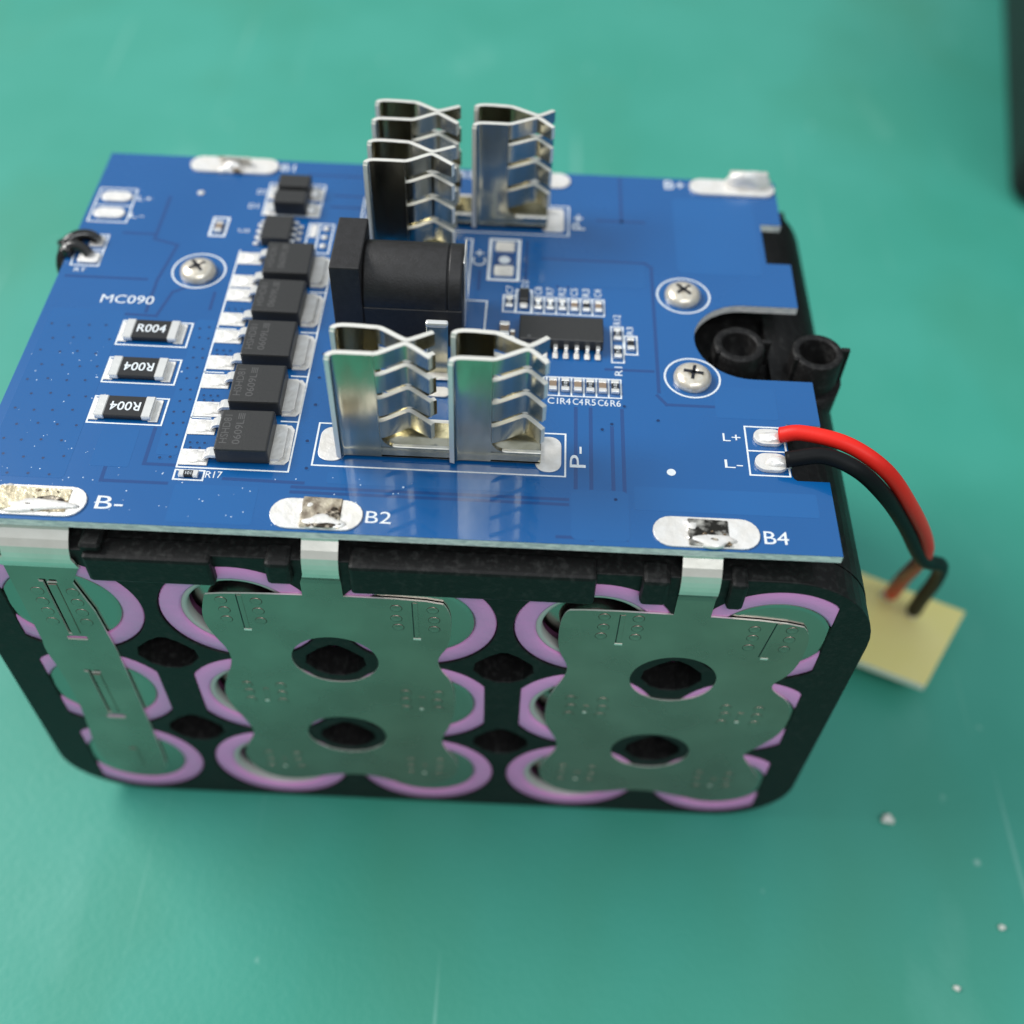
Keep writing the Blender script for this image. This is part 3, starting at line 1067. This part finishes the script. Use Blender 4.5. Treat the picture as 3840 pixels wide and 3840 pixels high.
def screw(cx, cy):
    r = 2.25
    b = MB()
    b.lathe([(r * 0.98, 0.0), (r, 0.25), (r * 0.95, 0.75), (r * 0.72, 1.15), (r * 0.42, 1.3), (0.42, 1.32), (0.40, 1.0), (0.01, 0.8)], (0, 0, 0), 'z', SCREW, n=40)
    b.cyl((0, 0, -2.5), (0, 0, 0.05), 1.3, SCREW, n=20)
    o = b.build("screw", pack, None, local=True, loc=T(cx, cy, ZB + 0.02))
    a0 = rnd.uniform(0, 1.5)
    for k in range(2):
        b = MB()
        R = Matrix.Rotation(a0 + k * math.pi / 2, 3, 'Z')
        b.box(-1.15, 1.15, -0.20, 0.20, 1.28, 1.35, DARKHOLE, bev=0.03, rot=R)
        b.build("cross_slot", o, local=True)
    return o


for p in ((19.25, 42.6), (80.3, 42.3), (80.6, 27.5)):
    screw(*p)

# --- shunt resistors marked R004


def shunt(cy, flip):
    cx = 16.15
    b = MB()
    b.box(-2.15, 2.15, -1.55, 1.55, 0.12, 0.75, RESB, bev=0.08)
    b.box(-3.2, -2.1, -1.6, 1.6, 0.08, 0.80, LEAD, bev=0.1)
    b.box(2.1, 3.2, -1.6, 1.6, 0.08, 0.80, LEAD, bev=0.1)
    o = b.build("shunt_resistor", pack, "black surface mount resistor marked R004" + (", print upside down" if flip else ""), local=True, loc=T(cx, cy, ZB))
    t = MB()
    if flip:
        t.text("R004", 1.75, 0.62, 3.4, 1.35, 0.765, SILK, 180, 0.01)
    else:
        t.text("R004", -1.7, -0.62, 3.4, 1.35, 0.765, SILK, 0, 0.01)
    t.build("printed_text", o, local=True)
    for s in (-1, 1):
        q = MB()
        q.box(s * 3.35 - 0.55, s * 3.35 + 0.55, -1.7, 1.7, 0.0, 0.14, SOLDER, bev=0.05)
        q.build("solder_pad", o, local=True)


shunt(31.2, False)
shunt(24.75, True)
shunt(18.4, True)

# --- power transistors (five, one behind the other)
bm1 = MB()
bm1.box(-3.05, 2.75, -3.0, 3.0, 0.15, 2.35, EPOXY, bev=0.22, seg=2)
body_me = bm1.mesh("transistor", True)
l = MB()


def lead_shape(b, y):
    w_ = 0.62
    prof = [(-3.0, 1.15), (-3.7, 1.15), (-4.15, 0.95), (-4.6, 0.35), (-5.0, 0.22), (-6.0, 0.20)]
    V = []
    for px, pz in prof:
        V.append([b.bm.verts.new((px, y - w_, pz)), b.bm.verts.new((px, y + w_, pz)), b.bm.verts.new((px - 0.05, y + w_, pz - 0.4 if pz > 0.5 else 0.02)), b.bm.verts.new((px - 0.05, y - w_, pz - 0.4 if pz > 0.5 else 0.02))])
    fs = []
    for a, c in zip(V, V[1:]):
        for k in range(4):
            fs.append(b.bm.faces.new((a[k], a[(k + 1) % 4], c[(k + 1) % 4], c[k])))
    b._tag(fs, LEAD, False)
    b._tag([b.bm.faces.new(V[-1])], LEAD)


lead_shape(l, 0)
lead_me = l.mesh("lead", True)
p_ = MB()
p_.box(-7.2, -4.0, -1.15, 1.15, 0, 0.14, SOLDER, bev=0.05)
p_.blob((-5.2, 0, 0.1), 1.25, 0.95, 0.34, SOLDER, 5, 0.25, True)
padl_me = p_.mesh("solder_pad", True)
p_ = MB()
p_.prism([(2.7, -2.9), (4.3, -2.9), (4.75, -2.3), (4.75, 2.3), (4.3, 2.9), (2.7, 2.9)], [], 0, 0.10, SOLDER, axis='z')
padr_me = p_.mesh("solder_pad", True)
p_ = MB()
p_.prism([(2.7, -2.6), (3.7, -2.6), (4.1, -2.1), (4.1, 2.2), (3.9, 2.6), (2.7, 2.6)], [], 0.10, 0.55, SOLDER, axis='z')
tab_me = p_.mesh("heat_tab", True)
for k, yc in enumerate((14.15, 21.4, 28.95, 36.45, 43.7)):
    o = place(body_me, "power_transistor", pack, T(30.85 + rnd.uniform(-.12, .12), yc, ZB), rotz=math.radians(rnd.uniform(-1.3, 1.3)))
    for s in (-1, 1):
        place(lead_me, "lead", o, off(0, s * 2.25))
        place(padl_me, "solder_pad", o, off(0, s * 2.25))
    place(padr_me, "tab_pad", o)
    place(tab_me, "heat_tab", o)
    t = MB()
    t.text("HSHD81", -1.75, -2.1, 4.2, 0.85, 2.362, MARK, 90)
    t.text("0609L", -0.35, -2.2, 3.6, 0.85, 2.362, MARK, 90)
    for j in range(4):
        t.box(-1.1 + 0.2 * j, -1.0 + 0.2 * j, 1.5, 2.4, 2.358, 2.364, MARK)
    t.build("laser_marking", o, local=True)

# --- two diodes behind them, and the small eight pin chip
for cy in (59.9, 56.4):
    b = MB()
    b.box(-2.15, 2.15, -1.35, 1.35, 0.15, 2.3, EPOXY, bev=0.25, seg=2)
    o = b.build("diode", pack, local=True, loc=T(28.9, cy, ZB))
    for s in (-1, 1):
        b = MB()
        b.box(min(s * 2.1, s * 3.2), max(s * 2.1, s * 3.2), -0.8, 0.8, 0.1, 0.75, LEAD, bev=0.12)
        b.build("lead", o, local=True)
        b = MB()
        b.box(min(s * 2.0, s * 3.6), max(s * 2.0, s * 3.6), -1.3, 1.3, 0.0, 0.12, SOLDER, bev=0.04)
        b.build("solder_pad", o, local=True)


def chip(cx, cy, wx, wy, h, n, side, label=None):
    """side 'x': pins left and right; 'y': pins front and back"""
    b = MB()
    b.box(-wx / 2, wx / 2, -wy / 2, wy / 2, 0.15, h, EPOXY, bev=0.12)
    o = b.build("chip", pack, label, local=True, loc=T(cx, cy, ZB))
    for s in (-1, 1):
        for k in range(n):
            c = (k - (n - 1) / 2) * 1.27
            b = MB()
            if side == 'x':
                a = s * wx / 2
                b.box(min(a, a + s * .45), max(a, a + s * .45), c - .22, c + .22, 0.65, 0.85, LEAD)
                b.box(min(a + s * .4, a + s * .6), max(a + s * .4, a + s * .6), c - .22, c + .22, 0.1, 0.85, LEAD, bev=0.05)
                b.box(min(a + s * .55, a + s * 1.15), max(a + s * .55, a + s * 1.15), c - .26, c + .26, 0.02, 0.22, SOLDER, bev=0.06)
            else:
                a = s * wy / 2
                b.box(c - .24, c + .24, min(a, a + s * .5), max(a, a + s * .5), 0.75, 0.98, LEAD)
                b.box(c - .24, c + .24, min(a + s * .4, a + s * .65), max(a + s * .4, a + s * .65), 0.1, 0.98, LEAD, bev=0.06)
                b.box(c - .34, c + .34, min(a + s * .6, a + s * 1.55), max(a + s * .6, a + s * 1.55), 0.02, 0.26, SOLDER, bev=0.08)
            b.build("pin", o, local=True)
    return o


chip(28.0, 50.8, 3.7, 4.7, 1.55, 4, 'x', "small black eight pin chip")
chip(65.05, 33.6, 10.1, 4.2, 1.75, 8, 'y', "long black sixteen pin chip")
t = MB()
t.poly(circle(61.2, 31.9, 0.25, 14), ZB + 1.757, MARK)
t.build("printed_dot", BOARD)

# --- little resistors and capacitors


def chip_part(cx, cy, wx, wy, m, name, h=0.45, vert=True, mark=None):
    b = MB()
    b.box(-wx / 2, wx / 2, -wy / 2, wy / 2, 0.06, h, m, bev=0.03)
    o = b.build(name, pack, local=True, loc=T(cx, cy, ZB))
    for s in (-1, 1):
        q = MB()
        if vert:
            q.box(-wx / 2 - .05, wx / 2 + .05, min(s * wy * .28, s * wy * .62), max(s * wy * .28, s * wy * .62), 0.02, h + 0.04, LEAD, bev=0.05)
        else:
            q.box(min(s * wx * .28, s * wx * .62), max(s * wx * .28, s * wx * .62), -wy / 2 - .05, wy / 2 + .05, 0.02, h + 0.04, LEAD, bev=0.05)
        q.build("terminal", o, local=True)
    if mark:
        q = MB()
        q.text(mark, -0.32 if not vert else 0.2, -0.25 if not vert else -0.32, 0.64, 0.4, h + 0.012, SILK, 90 if vert else 0)
        q.build("printed_text", o, local=True)
    return o


# row above the long chip
outline(rect(57.85, 59.35, 38.0, 41.1))
outline(rect(59.45, 61.35, 37.95, 42.2), 0.25)
lab_top = ["C7", "D3", "C8", "R7", "R2", "C5", "R3", "C4"]
chip_part(58.6, 39.6, 0.8, 1.5, RESB, "small_resistor", mark="0")
b = MB()
b.box(-0.62, 0.62, -0.9, 1.3, 0.1, 1.0, RESB, bev=0.12)
b.box(-0.5, 0.5, -1.75, -0.85, 0.02, 0.5, SOLDER, bev=0.15)
b.build("small_diode", pack, local=True, loc=T(60.4, 40.3, ZB))
for k in range(6):
    x0 = 61.45 + 1.5 * k
    outline(rect(x0, x0 + 1.45, 37.95, 41.0), 0.17)
    chip_part(x0 + 0.73, 39.4, 0.8, 1.5, RESB if k in (0, 1, 2, 4) else CAPT, "small_resistor" if k in (0, 1, 2, 4) else "small_capacitor", mark="1" if k in (0, 1, 2) else None)
for k, s in enumerate(lab_top):
    x = 59.0 if k == 0 else 60.9 if k == 1 else 61.45 + 1.5 * (k - 2) + 1.15
    txt(s, x, 42.6 if k == 1 else 41.45, 1.5, 0.9, 90)
# row below the long chip
for k in range(7):
    x0 = 62.05 + 1.45 * k
    outline(rect(x0, x0 + 1.42, 23.85, 26.9), 0.17)
    cap = k % 2 == 1
    chip_part(x0 + 0.72, 25.45, 0.85, 1.6, CAPT if cap else RESB, "small_capacitor" if cap else "small_resistor", mark=None if cap else "10")
for k, s in enumerate(["C1", "R4", "C4", "R5", "C6", "R6"]):
    txt(s, 63.65 + 1.45 * k, 22.5, 1.2, 1.0)
outline(rect(71.2, 72.65, 29.8, 36.1), 0.17)
chip_part(71.93, 34.5, 0.85, 1.6, RESB, "small_resistor", mark="30")
chip_part(71.93, 31.4, 0.85, 1.6, RESB, "small_resistor", mark="51")
outline(rect(72.8, 74.3, 31.3, 34.5), 0.2)
chip_part(73.5, 32.9, 0.8, 1.6, RESB, "small_resistor")
txt("R12", 72.4, 36.5, 1.8, 0.9, 90)
txt("R3", 73.9, 34.8, 1.4, 0.8, 90)
txt("R1", 72.4, 27.6, 1.5, 0.9, 90)
chip_part(58.2, 34.2, 1.1, 1.9, CAPT, "small_capacitor", h=0.8)
chip_part(59.4 - 0.2, 33.6, 0.5, 1.2, CAPT, "small_capacitor")
chip_part(25.2, 9.27, 1.7, 0.75, RESB, "small_resistor", vert=False, mark="101")
chip_part(20.0, 51.8, 0.9, 1.7, CAPT, "small_capacitor")
# three solder points beside the eight pin chip
for yy in (52.6, 50.8, 49.0):
    b = MB()
    b.blob((34.0, yy, ZB + 0.05), 0.45, 0.45, 0.3, SOLDER, 2, 0.1, True)
    b.build("solder_joint", BOARD)
pad(rrect(31.95, 32.85, 50.8, 53.3, 0.15), 0.1)
b = MB()
b.blob((16.1, 59.2, ZB), 0.5, 0.45, 0.3, SOLDER, 2, 0.1, True)
b.build("solder_joint", BOARD)

# --- temperature probe soldered over the left edge
b = MB()
b.tube([(5.4, 47.7, ZB + 0.3), (4.2, 48.1, ZB + 0.8), (2.8, 47.8, ZB + 0.9), (1.6, 46.9, ZB + 0.5), (1.0, 46.2, ZB - 0.6), (1.0, 45.8, ZB - 3)], 0.75, GLOSSB)
b.tube([(4.9, 44.9, ZB + 0.3), (3.8, 45.6, ZB + 0.8), (2.5, 45.7, ZB + 0.8), (1.5, 45.0, ZB + 0.2), (1.1, 44.3, ZB - 1.2), (1.2, 44.0, ZB - 3)], 0.7, GLOSSB)
b.blob((2.0, 46.3, ZB + 0.4), 1.5, 1.6, 0.9, GLOSSB, 3, 0.3)
b.build("temperature_probe", pack, "glossy black probe leads bent over the board edge")

# --- barrel power jack
b = MB()
b.box(38.3, 41.75, 31.0, 40.3, ZB + 0.02, 71.2, JACKM, bev=0.18, seg=2)
J = b.build("power_jack", pack, "black barrel power jack lying on the board")
b = MB()
b.box(41.75, 53.3, 31.2, 40.1, ZB + 0.04, 65.4, JACKM, bev=0.12)
b.build("jack_base", J)
b = MB()
b.lathe([(0.5, 0.0), (4.15, 0.0), (4.42, 0.12), (4.45, 0.3), (4.45, 9.5), (4.45, 9.68), (4.28, 9.7), (4.28, 9.88), (4.45, 9.9), (4.45, 10.1), (4.45, 11.1), (4.42, 11.35), (4.25, 11.5), (3.2, 11.5), (3.1, 11.2), (0.5, 11.2)], (41.75, 35.65, 66.1), 'x', JACKM, n=56)
b.build("jack_barrel", J)
b = MB()
b.box(53.25, 53.5, 34.0, 38.4, 60.5, 70.3, LEAD, bev=0.1)
b.build("contact_blade", J)
b = MB()   # soldered side lug standing in front of the jack
b.box(49.55, 52.0, 26.25, 26.6, ZB, 67.8, NICK, bev=0.1)
b.box(49.5, 52.05, 25.95, 26.75, 67.4, 68.1, LEAD, bev=0.25, seg=2)
b.box(49.1, 52.5, 25.3, 27.2, ZB, ZB + 0.5, SOLDER, bev=0.2)
b.box(50.1, 51.5, 26.6, 31.3, 61.6, 62.3, LEAD, bev=0.1)
b.build("jack_lug", J)

# --- fork contacts

T0 = 0.56


def arc_smooth(path, it=2):
    for _ in range(it):
        q = [path[0]]
        for a, c in zip(path, path[1:]):
            q += [(a[0] * .75 + c[0] * .25, a[1] * .75 + c[1] * .25), (a[0] * .25 + c[0] * .75, a[1] * .25 + c[1] * .75)]
        q.append(path[-1])
        path = q
    return path


def fork(dx, dy, zt, yc=15.15, w0=41.0, bend=45.6, apex=48.6, end=51.3):
    """returns meshes for one pair of facing blades"""
    out = []
    for s in (-1, 1):
        a = MB()
        yb = yc + s * 1.95
        path = [(w0 + dx, yc + s * 2.75 + dy), (w0 + 0.15 + dx, yc + s * 2.25 + dy), (w0 + 0.7 + dx, yb + dy), (w0 + 2.0 + dx, yb + dy - s * 0.02), (bend + dx, yb + dy)]
        if s > 0:
            path = [(w0 + dx, yc + s * 1.35 + dy), (w0 + 0.15 + dx, yc + s * 1.8 + dy), (w0 + 0.8 + dx, yb + 0.12 + dy), (w0 + 2.0 + dx, yb + 0.15 + dy), (bend + dx, yb + dy)]
        p = arc_smooth(path, 2)
        z1 = [zt - 0.35 if k < 3 else zt for k in range(len(p))]
        a.sheet(p, 60.2, z1, T0, NICK, NEDGE)
        rows = [(zt - 2.0, zt), (zt - 5.35, zt - 2.9), (zt - 8.75, zt - 6.2), (zt - 12.1, zt - 9.6)]
        for (z0, z1_) in rows:
            q = [(bend - 0.02 + dx, yb + dy), (bend + 0.5 + dx, yb - s * 0.12 + dy), (apex - 0.3 + dx, yc + s * 0.38 + dy), (apex + 0.1 + dx, yc + s * 0.27 + dy), (apex + 0.5 + dx, yc + s * 0.40 + dy), (end + dx, yc + s * 1.9 + dy)]
            q = arc_smooth(q, 1)
            zz0, zz1 = [], []
            for (x, y) in q:
                t = max(0, (x - dx - apex) / (end - apex))
                zz0.append(z0 + 0.15 * t)
                zz1.append(z1_ - 0.25 * t)
            a.sheet(q, zz0, zz1, T0, NICK, NEDGE)
        out.append(a)
    return out


def contact(dy, zt, right=True, label=None):
    b = MB()
    x1 = 63.0 if right else 51.2
    b.box(41.2, x1, 13.2 - .25 + dy, 17.1 + .25 + dy, 60.05, 60.5, NICK, bev=0.08)
    o = b.build("fork_contact", pack, label)
    for yy in (13.2, 17.1):
        b = MB()
        b.box(41.2, x1, yy - .25 + dy, yy + .25 + dy, 60.1, 61.8, NICK, bev=0.07)
        for f in b.bm.faces:
            if f.normal.z > 0.9 or f.calc_center_median().z > 61.75:
                f.material_index = b.mi(NEDGE)  # top of the wall gets the painted bright rim
        b.build("base_wall", o)
        for gx, lim in ((45.6, 47.4),) + (((57.55, 59.3),) if right else ()):
            q = MB()
            q.prism([(gx - 0.3, 61.6)] + [(lim - 1.7 * math.sin(math.radians(a)), 61.7 + 1.7 * (1 - math.cos(math.radians(a)))) for a in range(0, 91, 15)] + [(gx - 0.3, 63.4)], [], yy - .25 + dy, yy + .25 + dy, NICK, axis='y')
            q.build("fillet", o)
    groups = [(0, 0)] + ([(12.35, 0)] if right else [])
    for dx, _ in groups:
        kw = dict(bend=45.6, apex=48.6, end=51.3) if dx == 0 else dict(w0=41.0, bend=45.2, apex=48.6, end=50.7)
        for a in fork(dx, dy, zt, **kw):
            a.build("blade", o)
    return o


contact(0.0, 75.2, True, "bright double fork contact at the front of the board")
contact(41.6, 75.2, True, "double fork contact at the back of the board")
contact(32.9, 75.2, False, "single fork contact right behind the power jack")

# ------------------------------------------------------------------ wires and the little lamp board
red = MB()
red.tube([(89.7, 18.2, 60.9), (92.0, 17.7, 61.9), (96.5, 15.7, 62.5), (101.0, 14.0, 60.4), (105.6, 14.5, 54.2), (111.0, 17.9, 44.4), (113.9, 20.8, 37.0), (116.0, 25.4, 28.0), (118.6, 31.0, 18.0), (121.2, 36.6, 6.2)], lambda t: 0.90 + 0.28 * max(0, t - 0.55) / 0.45, RED, n=18)
o = red.build("red_wire", None)
o['label'] = "red insulated wire arching from the blue board to the yellow board"
o['category'] = "wire"
o['group'] = "wires to the yellow board"
blk = MB()
blk.tube([(89.9, 14.5, 60.9), (93.9, 14.4, 61.9), (97.5, 12.9, 61.5), (101.6, 12.9, 57.4), (106.7, 15.6, 49.2), (111.6, 18.9, 40.0), (114.6, 21.0, 35.2), (118.8, 24.3, 30.2), (121.4, 27.8, 22.0), (123.2, 31.6, 12.0), (124.4, 33.8, 5.8)], lambda t: 0.92 + 0.28 * max(0, t - 0.55) / 0.45, BLACKW, n=18)
o = blk.build("black_wire", None)
o['label'] = "black insulated wire running below the red one to the yellow board"
o['category'] = "wire"
o['group'] = "wires to the yellow board"

lamp = thing("lamp_board", "small square yellow circuit board lying beside the battery pack", "circuit board")
import mathutils
cq = [(133.2, 34.9), (124.1, 20.8), (107.9, 27.5), (117.0, 41.9)]
b = MB()
b.prism(cq, [], 3.0, 4.4, YEL, axis='z', bev=0.05, medge=YEDGE)
b.build("board_panel", lamp)
for (x, y) in ((121.0, 37.2), (124.4, 33.9)):
    b = MB()
    b.blob((x, y, 4.4), 1.1, 0.9, 1.0, SOLDER, 3, 0.15, True)
    b.build("solder_joint", lamp)
for k in range(4):
    b = MB()
    x, y = 113.5 + k * 4.4, 34.8 - k * 1.9
    b.box(x - 1.6, x + 1.6, y - 1.6, y + 1.6, -1.15, 3.0, CRUMB, bev=0.4)
    b.build("lamp_body", lamp)

# ------------------------------------------------------------------ crumbs on the mat
for (x, y, r, lab) in ((116.4, 1.3, 0.95, "largest white crumb on the green mat, nearest the battery pack"), (129.6, -13.6, 0.5, "small white crumb near the right edge of the mat"),
                       (121.7, -21.9, 0.45, "small white crumb near the lower right corner")):
    b = MB()
    b.blob((x, y, -1.2 + r * 0.6), r, r * 0.8, r * 0.7, CRUMB, int(x), 0.25)
    o = b.build("crumb", None)
    o['label'] = lab
    o['category'] = "crumb"
    o['group'] = "crumbs on the mat"

# ------------------------------------------------------------------ black box standing at the right
bx = thing("storage_box", "black plastic box at the upper right edge, cut off by the frame", "box", T(168.8, 151, -1.2))
ang = math.atan2(250 - 156, 190.5 - 170)
b = MB()
b.box(0, 150, -110, 0, 0, 95, PLASTIC, bev=5, seg=4)
body = b.build("box_body", bx, local=True)
b = MB()
b.box(-2.5, 152.5, -112.5, 2.5, 88, 92, PLASTIC, bev=1.2, seg=2)
b.build("box_rim", bx, local=True)
bx.rotation_euler = (0, 0, ang)
